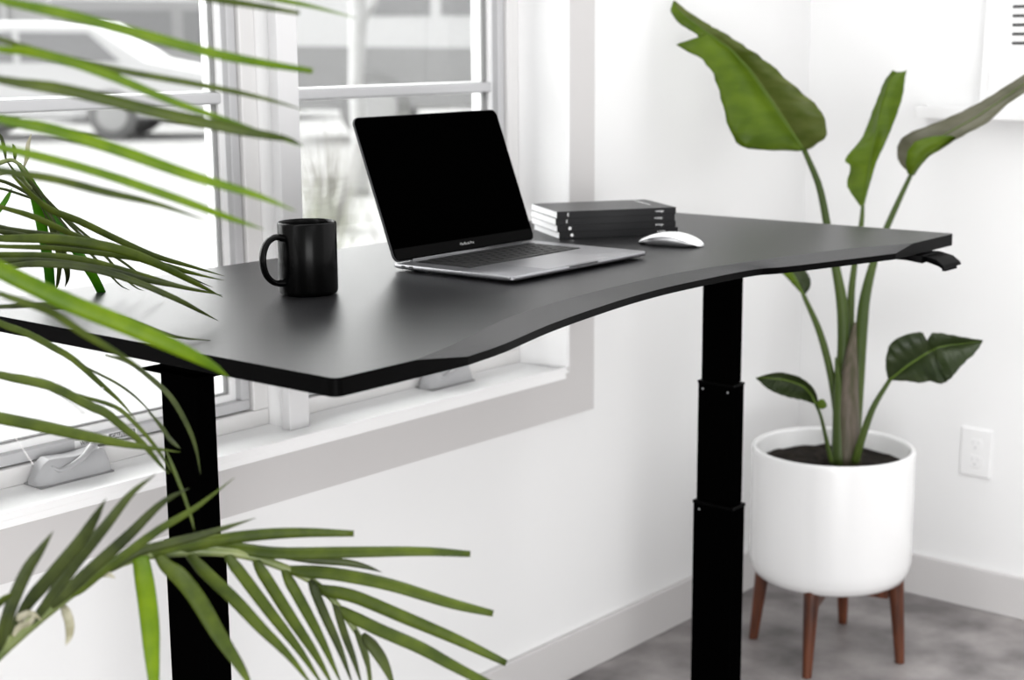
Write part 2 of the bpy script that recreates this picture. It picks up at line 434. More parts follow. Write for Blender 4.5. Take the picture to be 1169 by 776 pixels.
vo = []
for i, p in enumerate(out):
    if edge0 <= i < edge1:
        vo.append(bm.verts.new((*dk(*p), ZT-dr)))
    else:
        vo.append(vt[i])
vb = [bm.verts.new((*dk(*p), ZT-TH)) for p in out]
bm.faces.new(vt)
n = len(top)
for i in range(n):
    j = (i+1) % n
    if vt[i] is not vo[i] and vt[j] is not vo[j]:
        bm.faces.new((vt[i], vt[j], vo[j], vo[i]))
    elif vt[i] is not vo[i]:
        bm.faces.new((vt[i], vt[j], vo[i]))
    elif vt[j] is not vo[j]:
        bm.faces.new((vt[i], vt[j], vo[j]))
    bm.faces.new((vo[i], vo[j], vb[j], vb[i]))
bm.faces.new(vb[::-1])
dt = obj('tabletop', m, BLACKTOP, desk, bevel=0.0016)
dt.modifiers['bevel'].angle_limit = math.radians(20)
sharp(dt, 9)
dt.data.materials.append(SATIN)
for p in dt.data.polygons:
    if abs(p.normal.z) < 0.3: p.material_index = 1
# legs: three telescoping tubes each, a top arm and a foot
ZB = ZT-TH
for name_x in (-2.2875, -1.0425):
    yc = -0.430
    lg_ = obj('leg', MB().box(name_x-0.0225, name_x+0.0225, yc-0.045, yc+0.045, 0.024, 0.500), BLACKMET, desk, bevel=0.003)
    obj('middle_tube', MB().box(name_x-0.0195, name_x+0.0195, yc-0.040, yc+0.040, 0.5005, 0.737), BLACKMET, lg_, bevel=0.003)
    obj('upper_tube', MB().box(name_x-0.0165, name_x+0.0165, yc-0.035, yc+0.035, 0.7375, ZB-0.020), BLACKMET, lg_, bevel=0.003)
    obj('tube_collar', MB().box(name_x-0.0232, name_x+0.0232, yc-0.0457, yc+0.0457, 0.494, 0.5004), SATIN, lg_, bevel=0.0008)
    obj('tube_collar', MB().box(name_x-0.0200, name_x+0.0200, yc-0.0405, yc+0.0405, 0.7325, 0.7374), SATIN, lg_, bevel=0.0008)
    for z in (0.484, 0.722):
        for dy in ((-0.028, 0.028) if z > 0.6 else (0.030,)):
            x = name_x - (0.0226 if z < 0.6 else 0.0196)
            sc = MB().loft([[(x-dx, yc+dy+0.0022*math.cos(a*PI/5), z+0.0022*math.sin(a*PI/5)) for a in range(10)] for dx in (0, 0.0006)])
            obj('screw', sc, ALU, lg_)
    obj('mounting_plate', MB().box(name_x-0.030, name_x+0.030, yc-0.054, yc+0.054, 0.9640, 0.9675), BLACKMET, desk, bevel=0.001)
    arm = MB().loft([[(name_x-0.035, y, ZB-0.0008), (name_x+0.035, y, ZB-0.0008), (name_x+0.035, y, ZB-h), (name_x-0.035, y, ZB-h)] for y, h in ((-0.70, 0.010), (-0.50, 0.026), (-0.36, 0.026), (-0.16, 0.010))])
    obj('support_arm', arm, BLACKMET, desk, bevel=0.002)
    obj('foot', MB().loft([[(name_x-0.035, y, 0.0005), (name_x+0.035, y, 0.0005), (name_x+0.033, y, h), (name_x-0.033, y, h)] for y, h in ((-0.74, 0.012), (-0.70, 0.016), (-0.5, 0.0235), (-0.36, 0.0235), (-0.12, 0.016), (-0.08, 0.012))]), BLACKMET, desk, bevel=0.002)
for yy in (-0.47, -0.39):
    obj('crossbeam', MB().box(-2.252, -1.078, yy-0.012, yy+0.012, ZB-0.034, ZB-0.009), BLACKMET, desk, bevel=0.002)
# height paddle under the front right corner
pd = obj('height_paddle', MB().loft([[(-1.00+dx, y, z) for dx, y, z in r] for r in (
    ((0.0, -0.735, ZB-0.0005), (0.070, -0.735, ZB-0.0005), (0.070, -0.735, ZB-0.012), (0.0, -0.735, ZB-0.012)),
    ((0.004, -0.775, ZB-0.0005), (0.074, -0.775, ZB-0.0005), (0.074, -0.775, ZB-0.012), (0.004, -0.775, ZB-0.012)),
    ((0.020, -0.800, ZB-0.003), (0.092, -0.800, ZB-0.003), (0.092, -0.800, ZB-0.015), (0.020, -0.800, ZB-0.018)))]), SATIN, desk, bevel=0.002)
hd = obj('paddle_head', MB().loft([[(-1.00+dx, y, z) for dx, y, z in r] for r in (
    ((0.030, -0.795, ZB-0.004), (0.100, -0.795, ZB-0.004), (0.100, -0.795, ZB-0.014), (0.030, -0.795, ZB-0.014)),
    ((0.032, -0.818, ZB-0.010), (0.104, -0.818, ZB-0.010), (0.104, -0.823, ZB-0.020), (0.032, -0.823, ZB-0.022)),
    ((0.032, -0.832, ZB-0.020), (0.104, -0.832, ZB-0.020), (0.104, -0.834, ZB-0.026), (0.032, -0.834, ZB-0.028)))]), SATIN, pd, bevel=0.002)
for k in range(5):
    x = -0.955 + 0.010*k
    obj('button', MB().box(x-0.0032, x+0.0032, -0.833, -0.826, ZB-0.031, ZB-0.026), SATIN, pd, bevel=0.0008)
# controller box under the desktop
obj('control_box', MB().box(-2.10, -1.90, -0.50, -0.36, ZB-0.058, ZB-0.036), BLACKMET, desk, bevel=0.003)

# ------------------------------------------------------------------ laptop
lap = thing('laptop', (-1.6195, -0.4263, ZT), 'open dark grey laptop with a black screen on the desk', 'laptop', rot=0.02626)
W_, D_ = 0.349, 0.2407
base = MB()
base.loft([[(x, y, z) for x, y in rrect(W_-2*i, D_-2*i, 0.010, 6)] for z, i in ((0.0022, 0.016), (0.0034, 0.006), (0.0052, 0.0012), (0.0065, 0.0), (0.0112, 0.0), (0.0115, 0.0003))])
bo = sharp(obj('base', base, ALU, lap, smooth=True, local=True), 50)
for sx_ in (-1, 1):
    for sy_ in (-1, 1):
        obj('rubber_foot', MB().lathe([(0.008, 0.0003), (0.009, 0.0008), (0.009, 0.0024)], 16, (sx_*0.145, sy_*0.092)), KEYM, bo, local=True)
obj('thumb_notch', MB().loft([[(x, y, z) for x, z in ((-0.038, 0.0117), (0.038, 0.0117), (0.036, 0.0085), (-0.036, 0.0085))] for y in (-D_/2-0.0002, -D_/2+0.006)]), ALUD, bo, local=True)
for y in (0.096, 0.080):
    r = MB().loft([[(-W_/2-dx, yy, z) for yy, z in rrect(0.0085, 0.003, 0.0014, 4, y, 0.0086)] for dx in (0.0002, -0.001)])
    obj('port', r, INKD, bo, local=True)
obj('trackpad', MB().loft([[(x, y, z) for x, y in rrect(0.160, 0.100, 0.004, 4, 0, -0.062)] for z in (0.0114, 0.01165)]), mat('trackpad', (0.33, 0.33, 0.345, 1), 0.3, metal=0.85), lap, local=True)
kb = obj('keyboard', MB().loft([[(x, y, z) for x, y in rrect(0.284, 0.112, 0.003, 3, 0, 0.046)] for z in (0.0113, 0.0117)]), WELL, lap, local=True)
key_mesh = {}
def key(x, y, wd, hd):
    k = (round(wd, 4), round(hd, 4))
    if k not in key_mesh:
        o = obj('key', MB().loft([[(a, b, z) for a, b in rrect(wd-2*i, hd-2*i, 0.0018, 3)] for z, i in ((0, 0), (0.0008, 0), (0.0011, 0.0005))]), KEYM, kb, local=True)
        key_mesh[k] = o.data
    else:
        o = bpy.data.objects.new('key', key_mesh[k]); col.objects.link(o); o.parent = kb
    o.location = (x, y, 0.0117)
pit = 0.0192
rows = [(0.0825, [1.3]+[1]*12+[1.15]), (0.0645, [1.0]*13+[1.5]), (0.0462, [1.5]+[1]*12+[1]), (0.0279, [1.78]+[1]*11+[1.72]), (0.0096, [2.3]+[1]*10+[2.2]), (-0.0090, [1, 1, 1, 1.28, 5.2, 1.28, 1, 1, 1, 1])]
for ri, (y, ws) in enumerate(rows):
    tot = sum(ws); sc = 0.281/tot; x = -0.1405
    hh = 0.0165 if ri else 0.0135
    for wv in ws:
        key(x+wv*sc/2, y+0.008, wv*sc-0.0026, hh); x += wv*sc
obj('touch_strip', MB().box(-0.110, 0.110, 0.0985, 0.1010, 0.0117, 0.0122), GLASSB, kb, local=True)
# lid
ang = 1.9409
hinge = thing('tmp', (0, 0, 0), None, None); bpy.data.objects.remove(hinge)
uy, uz = math.cos(PI-ang), math.sin(ang)          # direction up the lid
ny, nz = -uz, uy                                   # towards the user
HY, HZ = D_/2-0.0070, 0.0130
def lidp(x, h, d): return (x, HY+uy*h+ny*d, HZ+uz*h+nz*d)
LHt = 0.236
lo = rrect(W_, LHt, 0.012, 6, 0, LHt/2)
lid = sharp(obj('display_lid', MB().loft([[lidp(x, h, d) for x, h in rrect(W_-2*i, LHt-2*i, 0.012, 6, 0, LHt/2)] for d, i in ((-0.0038, 0.0012), (-0.0030, 0.0), (0.0, 0.0), (0.0006, 0.0006))]), mat('lid_rim', (0.03, 0.03, 0.032, 1), 0.35, metal=0.6), lap, smooth=True, local=True), 40)
scr = obj('screen', MB().loft([[lidp(x, h, d) for x, h in rrect(W_-0.0026, LHt-0.003, 0.011, 6, 0, LHt/2)] for d in (0.0007, 0.0012)]), GLASSB, lid, local=True)
obj('bezel_strip', MB().loft([[lidp(x, h, d) for x, h in ((-W_/2+0.004, 0.003), (W_/2-0.004, 0.003), (W_/2-0.004, 0.0205), (-W_/2+0.004, 0.0205))] for d in (0.0012, 0.0014)]), BEZEL, lid, local=True)
o = text('lettering', 'MacBook Pro', 0.0062, INKG, lid, lidp(0, 0.0125, 0.0015), (0, 0, 0), 0.00005)
zx = Vector((1, 0, 0)); yv = Vector((0, uy, uz)); zv = Vector((0, ny, nz))
Mt = Matrix((zx, yv, zv)).transposed().to_4x4(); Mt.translation = Vector(lidp(0, 0.0125, 0.0015)); o.matrix_local = Mt
obj('webcam', MB().loft([[lidp(0.0016*math.cos(a*PI/6), LHt-0.006+0.0016*math.sin(a*PI/6), d) for a in range(12)] for d in (0.0012, 0.0014)]), BEZEL, lid, local=True)
obj('hinge', MB().loft([[(x, HY+0.0045*math.cos(a*PI/6)+0.001, 0.0105+0.0045*math.sin(a*PI/6)) for a in range(12)] for x in (-0.135, 0.135)]), ALUD, lap, smooth=True, local=True)

# ------------------------------------------------------------------ mug
mg = thing('coffee_mug', (-2.0275, -0.375, ZT), 'matte black coffee mug with round handle on the desk', 'mug')
hgt = 0.1025; r0 = 0.0415
prof = [(0.001, 0.004), (0.034, 0.004), (0.0355, 0.0006), (0.0375, 0.0006), (0.0405, 0.003), (r0, 0.007), (r0, 0.05), (r0, hgt-0.003), (r0-0.0008, hgt-0.0008), (r0-0.002, hgt), (r0-0.0034, hgt-0.0008), (r0-0.004, hgt-0.004), (r0-0.004, 0.05), (r0-0.004, 0.014), (r0-0.008, 0.009), (0.001, 0.0085)]
sharp(obj('body', MB().lathe(prof, 64), MUGM, mg, smooth=True, local=True), 60)
FH = Vector((FW.x, FW.y, 0)).normalized(); RH = Vector((RT.x, RT.y, 0)).normalized()
hd_ = (-RH*0.78 - FH*0.62).normalized()
hp = [(r0-0.003, 0.082), (r0+0.010, 0.084), (r0+0.022, 0.078), (r0+0.029, 0.064), (r0+0.030, 0.048), (r0+0.025, 0.032), (r0+0.013, 0.021), (r0-0.003, 0.019)]
pts = [hd_*a + Vector((0, 0, b)) for a, b in hp]
sp_ = spline(pts, 40)
side = Vector((-hd_.y, hd_.x, 0)); rings = []
for i, p in enumerate(sp_):
    t = (sp_[min(i+1, 39)]-sp_[max(i-1, 0)]).normalized(); nn = side.cross(t)
    k = 1.0 + 0.35*max(0, 1-i/5) + 0.35*max(0, 1-(39-i)/5)
    rings.append([p + side*math.cos(2*PI*a/14)*0.0068*k + nn*math.sin(2*PI*a/14)*0.0042*k for a in range(14)])
obj('handle', MB().loft(rings), MUGM, mg, smooth=True, local=True)

# ------------------------------------------------------------------ books
ba = math.radians(-33.0)
bx_, by_ = Vector((math.cos(ba), math.sin(ba), 0)), Vector((-math.sin(ba), math.cos(ba), 0))
blen, bdep, bth = 0.228, 0.150, 0.0124
book0 = Vector((-1.342, -0.2725, ZT))
info = [
    ('lowest black paperback of the stack on the desk, white dot on its spine', 0.0045, 0.003, 'dot'),
    ('third black paperback from the top of the stack, white dot on its spine', 0.000, 0.001, 'dot'),
    ('second black paperback from the top of the stack on the desk', -0.0025, 0.0015, 'mark'),
    ('topmost black paperback of the stack, with a pale title on its cover', -0.001, -0.001, 'mark')]
proto = None
def book_parts(root):
    """local coordinates: x along the spine, y away from the spine"""
    c = 0.0007
    cov = MB().box(0, blen, 0.0, bdep, 0.0001, c).box(0, blen, 0.0, bdep, bth-c, bth-0.0001).box(0, blen, -0.0006, 0.0002, 0.0001, bth-0.0001)
    obj('cover', cov, COVER, root, local=True, bevel=0.0002)
    obj('page_block', MB().box(0.0003, blen-0.0012, 0.0003, bdep-0.0008, c+0.0001, bth-c-0.0001), PAPER, root, local=True)
def copy_tree(o, parent=None):
    c = o.copy(); col.objects.link(c); c.parent = parent
    for ch in list(o.children): copy_tree(ch, c)
    return c
def decorate(b, kind):
    text('spine_title', 'orange', 0.0058, INKW, b, (blen-0.032, -0.0008, bth*0.52), (PI/2, 0, 0))
    if kind == 'dot':
        obj('spine_dot', MB().loft([[(0.024+0.0030*math.cos(a*PI/12), y, bth*0.5+0.0030*math.sin(a*PI/12)) for a in range(24)] for y in (-0.0006, -0.0009)]), INKW, b, local=True)
    else:
        text('spine_mark', 'E', 0.0085, INKW, b, (0.021, -0.0008, bth*0.5), (PI/2, 0, 0))
for k, (lab, dx, dy, kind) in enumerate(info):
    p = book0 + bx_*dx + by_*dy + Vector((0, 0, 0.0003 + k*bth))
    if k == 0:
        b = thing('paperback_book', p, lab, 'book', 'stack of black paperbacks', ba); book_parts(b); proto = b
        proto_children = True
        books = [b]
    else:
        b = copy_tree(proto); b.location = p; b['label'] = lab; b.rotation_euler = (0, 0, ba + (0.0, 0.006, -0.004, 0.003)[k]); books.append(b)
for b, (_, _, _, kind) in zip(books, info): decorate(b, kind)
text('cover_title', 'the quarterly journal', 0.0095, INKW, books[-1], (blen-0.030, 0.092, bth+0.0001), (0, 0, PI/2), 0.00005)

# ------------------------------------------------------------------ mouse
ma = math.atan2(RH.y, RH.x) + math.radians(-30)
mo = thing('computer_mouse', (-1.283, -0.478, ZT), 'low white wireless mouse on the desk in front of the books', 'mouse', rot=ma)
ML, MW = 0.0585, 0.0290
def mz(u): return 0.0060 + 0.0165*(1-abs(u)**2.0)
ringsT = []; nU, nV = 28, 16
def halfw(u): return MW*(1-abs(u)**4.2)**0.5
shell = []
for i in range(nU+1):
    u = -1 + 2*i/nU; uu = math.sin(u*PI/2)
    hw = halfw(uu)*0.98 + 0.0005
    zt = mz(uu)
    r = []
    for j in range(nV+1):
        v = -1 + 2*j/nV
        r.append((uu*ML, v*hw, zt - 0.0050*abs(v)**2.6))
    shell.append(r)
sh = MB().grid(shell)
obj('top_shell', sh, MOUSEW, mo, smooth=True, local=True, solid=0.0012, sub=1)
body = []
for i in range(nU+1):
    u = -0.97 + 1.94*i/nU; uu = math.sin(u*PI/2)
    hw = halfw(uu)*0.93 + 0.0004; zt = mz(uu)-0.0012
    body.append([(uu*ML*0.98, v*hw, zt - 0.0050*abs(v)**2.6) for v in (-1, -0.5, 0, 0.5, 1)] + [(uu*ML*0.96, v*hw*0.82, 0.0012 + 0.0035*abs(uu)**3) for v in (1, 0, -1)])
obj('underside', MB().loft(body), MOUSEA, mo, smooth=True, local=True)
for v in (-0.55, 0.55):
    obj('glide_strip', MB().box(-0.042, 0.042, v*MW-0.0012, v*MW+0.0012, 0.0002, 0.0022), INKD, mo, local=True)

# ------------------------------------------------------------------ planter
PC = Vector((-0.4745, -0.362, 0))
pl = thing('planter', PC, 'round white ceramic planter on a four legged walnut stand', 'planter')
zb, zr, R_ = 0.178, 0.483, 0.180
prof = [(0.02, zb), (0.12, zb), (0.150, zb+0.004), (0.168, zb+0.014), (0.177, zb+0.032), (R_, zb+0.055), (R_, zr-0.010), (R_-0.001, zr-0.003), (R_-0.005, zr), (R_-0.011, zr-0.002), (R_-0.013, zr-0.008), (R_-0.013, zr-0.10), (0.02, zr-0.10)]
obj('pot', MB().lathe(prof, 80, (PC.x, PC.y)), POT, pl, smooth=True)
so = []
for i in range(13):
    r = 0.1665*i/12 + 0.0005
    so.append([(PC.x+r*math.cos(2*PI*a/40), PC.y+r*math.sin(2*PI*a/40), zr-0.045+0.010*random.random()*(1 if i < 12 else 0)) for a in range(40)])
obj('soil', MB().loft(so), SOIL, pl, smooth=True)
legs = [(-0.519, -0.195), (-0.641, -0.407), (-0.436, -0.525), (-0.302, -0.309)]
for x, y in legs:
    d = Vector((x, y, 0)) - PC; d.z = 0; d.normalize()
    tp = PC + d*0.150; bt = Vector((x, y, 0))
    rings = []
    for k in range(7):
        u = k/6; r = 0.0185*(1-u) + 0.0105*u
        p = tp.lerp(bt, u); z = (zb+0.034)*(1-u) + 0.0008*u
        rings.append([(p.x+r*math.cos(a*PI/8), p.y+r*math.sin(a*PI/8), z) for a in range(16)])
    lgo = obj('leg', MB().loft(rings), WOOD, pl, smooth=True)
    sharp(lgo, 60)
for a, b in ((0, 2), (1, 3)):
    p0 = Vector((*legs[a], 0)); p1 = Vector((*legs[b], 0)); d = (p1-p0).normalized(); nrm = Vector((-d.y, d.x, 0))*0.011
    p0 = p0 + d*0.03; p1 = p1 - d*0.03
    z0, z1 = (zb-0.030, zb-0.001) if a == 0 else (zb-0.031, zb-0.0022)
    q_ = [p0+nrm, p0-nrm, p1-nrm, p1+nrm]
    obj('cross_brace', MB().loft([[(v.x, v.y, z) for v in q_] for z in (z0, z1)]), WOOD, pl, bevel=0.002)

# ------------------------------------------------------------------ bird of paradise
bp = thing('bird_of_paradise_plant', (PC.x, PC.y, zr-0.04), 'tall broad leaved green plant growing from the white planter', 'plant')
def px_path(pts):
    return [at(*p) for p in pts]
def stem(pts, wpx, name='stem', m=None, parent=bp, n=24):
    P = spline([at(*p) for p in pts], n)
    ws = spline([(w, 0, 0) for w in wpx], n)
    ds = spline([(p[2], 0, 0) for p in pts], n)
    return obj(name, MB().tube(P, [max(0.0008, ws[i].x*ds[i].x/FPX/2) for i in range(n)], 10), m or BOPS, parent, smooth=True)
DB = 3.44
def blade(stations, parent, m, fold, name='leaf', mr=None, ripple=0.004, rib=0.0032, m2=None):
    """stations: midrib pixel, left pixel, right pixel and depths (mid, left, right)"""
    n = 40; nv = 9
    mid = spline([at(x, y, d) for (x, y, d), _, _ in stations], n)
    lf = spline([at(x, y, d) for _, (x, y, d), _ in stations], n)
    rt = spline([at(x, y, d) for _, _, (x, y, d) in stations], n)
    rows = []
    for i in range(n):
        row = []
        for j in range(-nv, nv+1):
            v = abs(j)/nv; e_ = lf[i] if j < 0 else rt[i]
            p = mid[i].lerp(e_, v)
            wd = (e_-mid[i]).length
            # fold: sides rise towards the viewer in a soft curve, with pleats running out from the rib
            nrm = (lf[i]-rt[i]).cross(mid[min(i+1, n-1)]-mid[max(i-1, 0)])
            if nrm.length > 1e-9: nrm.normalize()
            if nrm.dot(FW) > 0: nrm = -nrm
            p = p + nrm*(fold*wd*math.sin(v*PI)*0.5) + nrm*(ripple*math.sin(i*2.1+v*3.0)*v*min(1, wd/0.05))
            row.append(p)
        rows.append(row)
    o = obj(name, MB().grid(rows), m, parent, smooth=True, solid=0.0010)
    if m2:
        o.data.materials.append(m2)
        k = 0
        for i in range(n-1):
            for j in range(2*nv):
                if j < nv: o.data.polygons[k].material_index = 1
                k += 1
    obj('midrib', MB().tube([p - FW*0.0012 for p in mid], [rib*(1-0.75*i/n) for i in range(n)], 8), mr or BOPR, o, smooth=True)
    return o
def S(*rows):
    return [((r[0][0], r[0][1], r[3][0]), (r[1][0], r[1][1], r[3][1]), (r[2][0], r[2][1], r[3][2])) for r in rows]
# large leaf, upper left
blade(S(((918,172),(905,172),(928,168),(3.36,3.36,3.36)),
        ((905,152),(872,171),(944,153),(3.35,3.33,3.33)),
        ((887,125),(846,167),(938,128),(3.34,3.31,3.31)),
        ((872,103),(833,148),(924,113),(3.34,3.30,3.31)),
        ((857,81),(825,120),(903,95),(3.34,3.30,3.31)),
        ((845,68),(819,98),(879,73),(3.34,3.31,3.32)),
        ((835,57),(811,79),(858,58),(3.34,3.31,3.32)),
        ((824,49),(796,64),(843,48),(3.34,3.32,3.33)),
        ((813,41),(772,51),(826,37),(3.34,3.33,3.33)),
        ((808,38),(796,44),(816,32),(3.34,3.33,3.34)),
        ((800,32),(792,37),(806,26),(3.34,3.34,3.34)),
        ((784,20),(777,28),(787,14),(3.34,3.34,3.34)),
        ((773,9),(766,14),(777,6),(3.34,3.34,3.34)),
        ((769,1),(768,3),(771,1),(3.34,3.34,3.34))), bp, BOPA, 0.25, m2=BOPL, ripple=0.006)
# upright folded leaf, middle
blade(S(((984,236),(982,235),(987,233),(3.40,3.40,3.40)),
        ((988,222),(971,219),(991,217),(3.40,3.37,3.41)),
        ((990,205),(967,209),(996,200),(3.40,3.36,3.41)),
        ((992,188),(971,190),(1001,184),(3.40,3.36,3.41)),
        ((995,172),(965,181),(1008,169),(3.40,3.37,3.41)),
        ((1000,150),(984,157),(1016,151),(3.40,3.43,3.40)),
        ((1004,125),(996,127),(1026,124),(3.41,3.46,3.38)),
        ((1010,105),(1004,107),(1031,106),(3.41,3.46,3.38)),
        ((1016,90),(1010,92),(1033,89),(3.41,3.45,3.39)),
        ((1027,82),(1019,80),(1035,80),(3.41,3.42,3.40))), bp, BOPL, -0.25, m2=BOPL, ripple=0.0008, rib=0.0016)
# right leaf running out of the picture
blade(S(((1040,200),(1037,197),(1044,200),(3.40,3.40,3.40)),
        ((1040,184),(1026,184),(1056,182),(3.38,3.42,3.36)),
        ((1046,172),(1025,166),(1068,174),(3.37,3.43,3.34)),
        ((1060,163),(1036,153),(1085,163),(3.36,3.42,3.32)),
        ((1085,150),(1066,141),(1106,151),(3.35,3.41,3.31)),
        ((1112,135),(1096,128),(1127,140),(3.34,3.38,3.31)),
        ((1138,118),(1125,113),(1149,120),(3.33,3.36,3.31)),
        ((1160,102),(1150,97),(1168,107),(3.32,3.34,3.31)),
        ((1185,84),(1178,80),(1190,90),(3.31,3.32,3.31)),
        ((1206,70),(1205,69),(1208,71),(3.31,3.31,3.31))), bp, BOPU, -0.3, m2=BOPU, ripple=0.0008, rib=0.0016)
obj('leaf', MB().grid([[at(*a), at((a[0]+b[0])/2, (a[1]+b[1])/2, a[2]-0.004), at(*b)] for a, b in (
    ((1036,198,3.35), (1043,200,3.355)), ((1034,186,3.34), (1052,188,3.345)), ((1036,172,3.335), (1062,177,3.34)), ((1044,162,3.33), (1072,172,3.335)),
    ((1056,157,3.325), (1084,164,3.33)), ((1068,155,3.325), (1092,158,3.33)), ((1086,155,3.325), (1090,156,3.33)))]), BOPL, bp, smooth=True, solid=0.001)
# low leaf, right
blade(S(((1016,433),(1013,430),(1019,434),(3.30,3.30,3.30)),
        ((1025,426),(1011,413),(1037,435),(3.29,3.28,3.27)),
        ((1035,418),(1016,393),(1050,437),(3.28,3.27,3.25)),
        ((1047,410),(1031,383),(1062,435),(3.27,3.26,3.24)),
        ((1058,403),(1052,379),(1072,438),(3.26,3.25,3.22)),
        ((1064,400),(1058,389),(1080,436),(3.26,3.25,3.22)),
        ((1070,397),(1064,380),(1088,429),(3.25,3.24,3.21)),
        ((1084,394),(1080,381),(1099,416),(3.25,3.24,3.21)),
        ((1102,392),(1101,385),(1113,403),(3.24,3.23,3.21)),
        ((1122,389),(1121,388),(1122,390),(3.23,3.23,3.22))), bp, BOPD, 0.25, m2=BOPD)
# low leaf, left, with its folded base
blade(S(((931,461),(929,461),(934,459),(3.28,3.28,3.28)),
        ((926,450),(918,457),(932,450),(3.28,3.26,3.26)),
        ((917,441),(903,454),(926,440),(3.27,3.25,3.25)),
        ((905,436),(890,450),(914,431),(3.27,3.24,3.25)),
        ((893,433),(881,446),(902,427),(3.26,3.24,3.25)),
        ((882,432),(873,441),(890,425),(3.26,3.25,3.25)),
        ((873,431),(868,436),(877,427),(3.26,3.25,3.25)),
        ((863,431),(863,432),(864,431),(3.26,3.26,3.26))), bp, BOPD, -0.25, m2=BOPD)
obj('leaf', MB().grid([[at(931,460,3.27), at(934,465,3.265), at(937,468,3.27)], [at(934,456,3.265), at(939,460,3.26), at(943,466,3.265)], [at(940,454,3.265), at(943,459,3.26), at(945,463,3.265)]]), BOPL, bp, smooth=True, solid=0.001, sub=1)
# leaf half hidden behind the desk
blade(S(((917,337),(914,334),(920,335),(3.42,3.42,3.42)),
        ((911,324),(903,322),(925,327),(3.42,3.43,3.42)),
        ((905,313),(894,313),(924,316),(3.43,3.44,3.43)),
        ((896,303),(882,304),(914,302),(3.44,3.45,3.44)),
        ((884,294),(872,297),(898,290),(3.45,3.46,3.45)),
        ((868,286),(866,287),(870,285),(3.46,3.46,3.46))), bp, BOPD, 0.3, m2=BOPL)
# stems
stem([(959,526,3.42),(961,440,3.41),(963,390,3.40),(961,345,3.39),(953,300,3.38),(944,255,3.37),(935,212,3.36),(918,171,3.36)], [14,15,14,13,10,9,8,6])
stem([(968,526,3.42),(970,430,3.42),(971,350,3.42),(975,306,3.41),(983,258,3.40),(985,234,3.40)], [10,11,9,7,6,4])
stem([(974,526,3.40),(979,440,3.39),(984,370,3.39),(989,332,3.39),(1002,285,3.39),(1021,240,3.40),(1040,199,3.40)], [13,15,14,12,8,7,5])
stem([(954,526,3.40),(956,480,3.40),(949,430,3.40),(936,380,3.41),(917,336,3.42)], [11,10,9,8,5])
stem([(949,527,3.33),(943,500,3.30),(937,475,3.28),(931,460,3.28)], [6,5,4,4])
stem([(976,527,3.36),(984,500,3.33),(997,465,3.31),(1016,433,3.30)], [10,9,7,5])
stem([(966,530,3.39),(967,470,3.38),(970,430,3.38),(973,395,3.385),(977,368,3.39)], [34,28,20,12,3], 'sheath', BOPT)
stem([(959,530,3.38),(958,470,3.375),(957,432,3.38),(954,408,3.39)], [20,15,9,2], 'sheath', BOPS)

# ------------------------------------------------------------------ palm in the foreground
palm_base = Vector((-3.02, -0.42, 0))
pp = thing('palm_planter', palm_base, 'round grey planter of the foreground palm, beyond the left edge', 'planter')
sharp(obj('pot', MB().lathe([(0.02, 0.002), (0.13, 0.002), (0.15, 0.01), (0.175, 0.30), (0.178, 0.31), (0.165, 0.31), (0.16, 0.26), (0.02, 0.26)], 48, (palm_base.x, palm_base.y)), TRIMG, pp, smooth=True), 40)
obj('soil', MB().lathe([(0.002, 0.262), (0.158, 0.262), (0.158, 0.275), (0.002, 0.285)], 32, (palm_base.x, palm_base.y)), SOIL, pp)
palm = thing('potted_palm', palm_base + Vector((0, 0, 0.286)), 'feathery green palm reaching in from the left over the desk', 'plant')
crown = palm_base + Vector((0, 0, 0.29))
def petiole(pts, r, name='frond'):
    P = spline(pts, 40)
    rr = [r*(1-0.72*i/39) for i in range(40)]
    return obj(name, MB().tube(P, rr, 8), STEMP, palm, smooth=True)
def leaflet(parent, px, wpx, m, twist=0.0, blunt=False, vfold=0.25, n=22, name='leaflet', base=0.35):
    """px: (x, y, depth) points from the rachis outwards"""
    P = spline([at(*p) for p in px], n)
    D = [ (p-CAM).dot(FW) for p in P]
    rows = []
    for i in range(n):
        t = (P[min(i+1, n-1)]-P[max(i-1, 0)]).normalized()
        view = (P[i]-CAM).normalized()
        sd = t.cross(view).normalized()
        nr = sd.cross(t).normalized()
        a = math.radians(twist)*(0.6+0.4*i/n)
        sdr = sd*math.cos(a) + nr*math.sin(a); nrr = nr*math.cos(a) - sd*math.sin(a)
        u = i/(n-1)
        prof = min(1, base + (1-base)*(u/0.28)) if u < 0.28 else 1.0
        tip = (1-max(0, (u-0.45)/0.55)**2.2*(blunt if blunt else 1.0))
        wv = wpx*D[i]/FPX/2*prof*max(0.03, tip)
        rows.append([P[i]-sdr*wv+nrr*wv*vfold, P[i]-sdr*wv*0.5+nrr*wv*vfold*0.4, P[i], P[i]+sdr*wv*0.5+nrr*wv*vfold*0.4, P[i]+sdr*wv+nrr*wv*vfold])
    return obj(name, MB().grid(rows), m, parent, smooth=True, solid=0.0004)
def lv(parent, pts, w, m, d0, d1, **k):
    n = len(pts)
    return leaflet(parent, [(x, y, d0+(d1-d0)*i/(n-1)) for i, (x, y) in enumerate(pts)], w, m, **k)

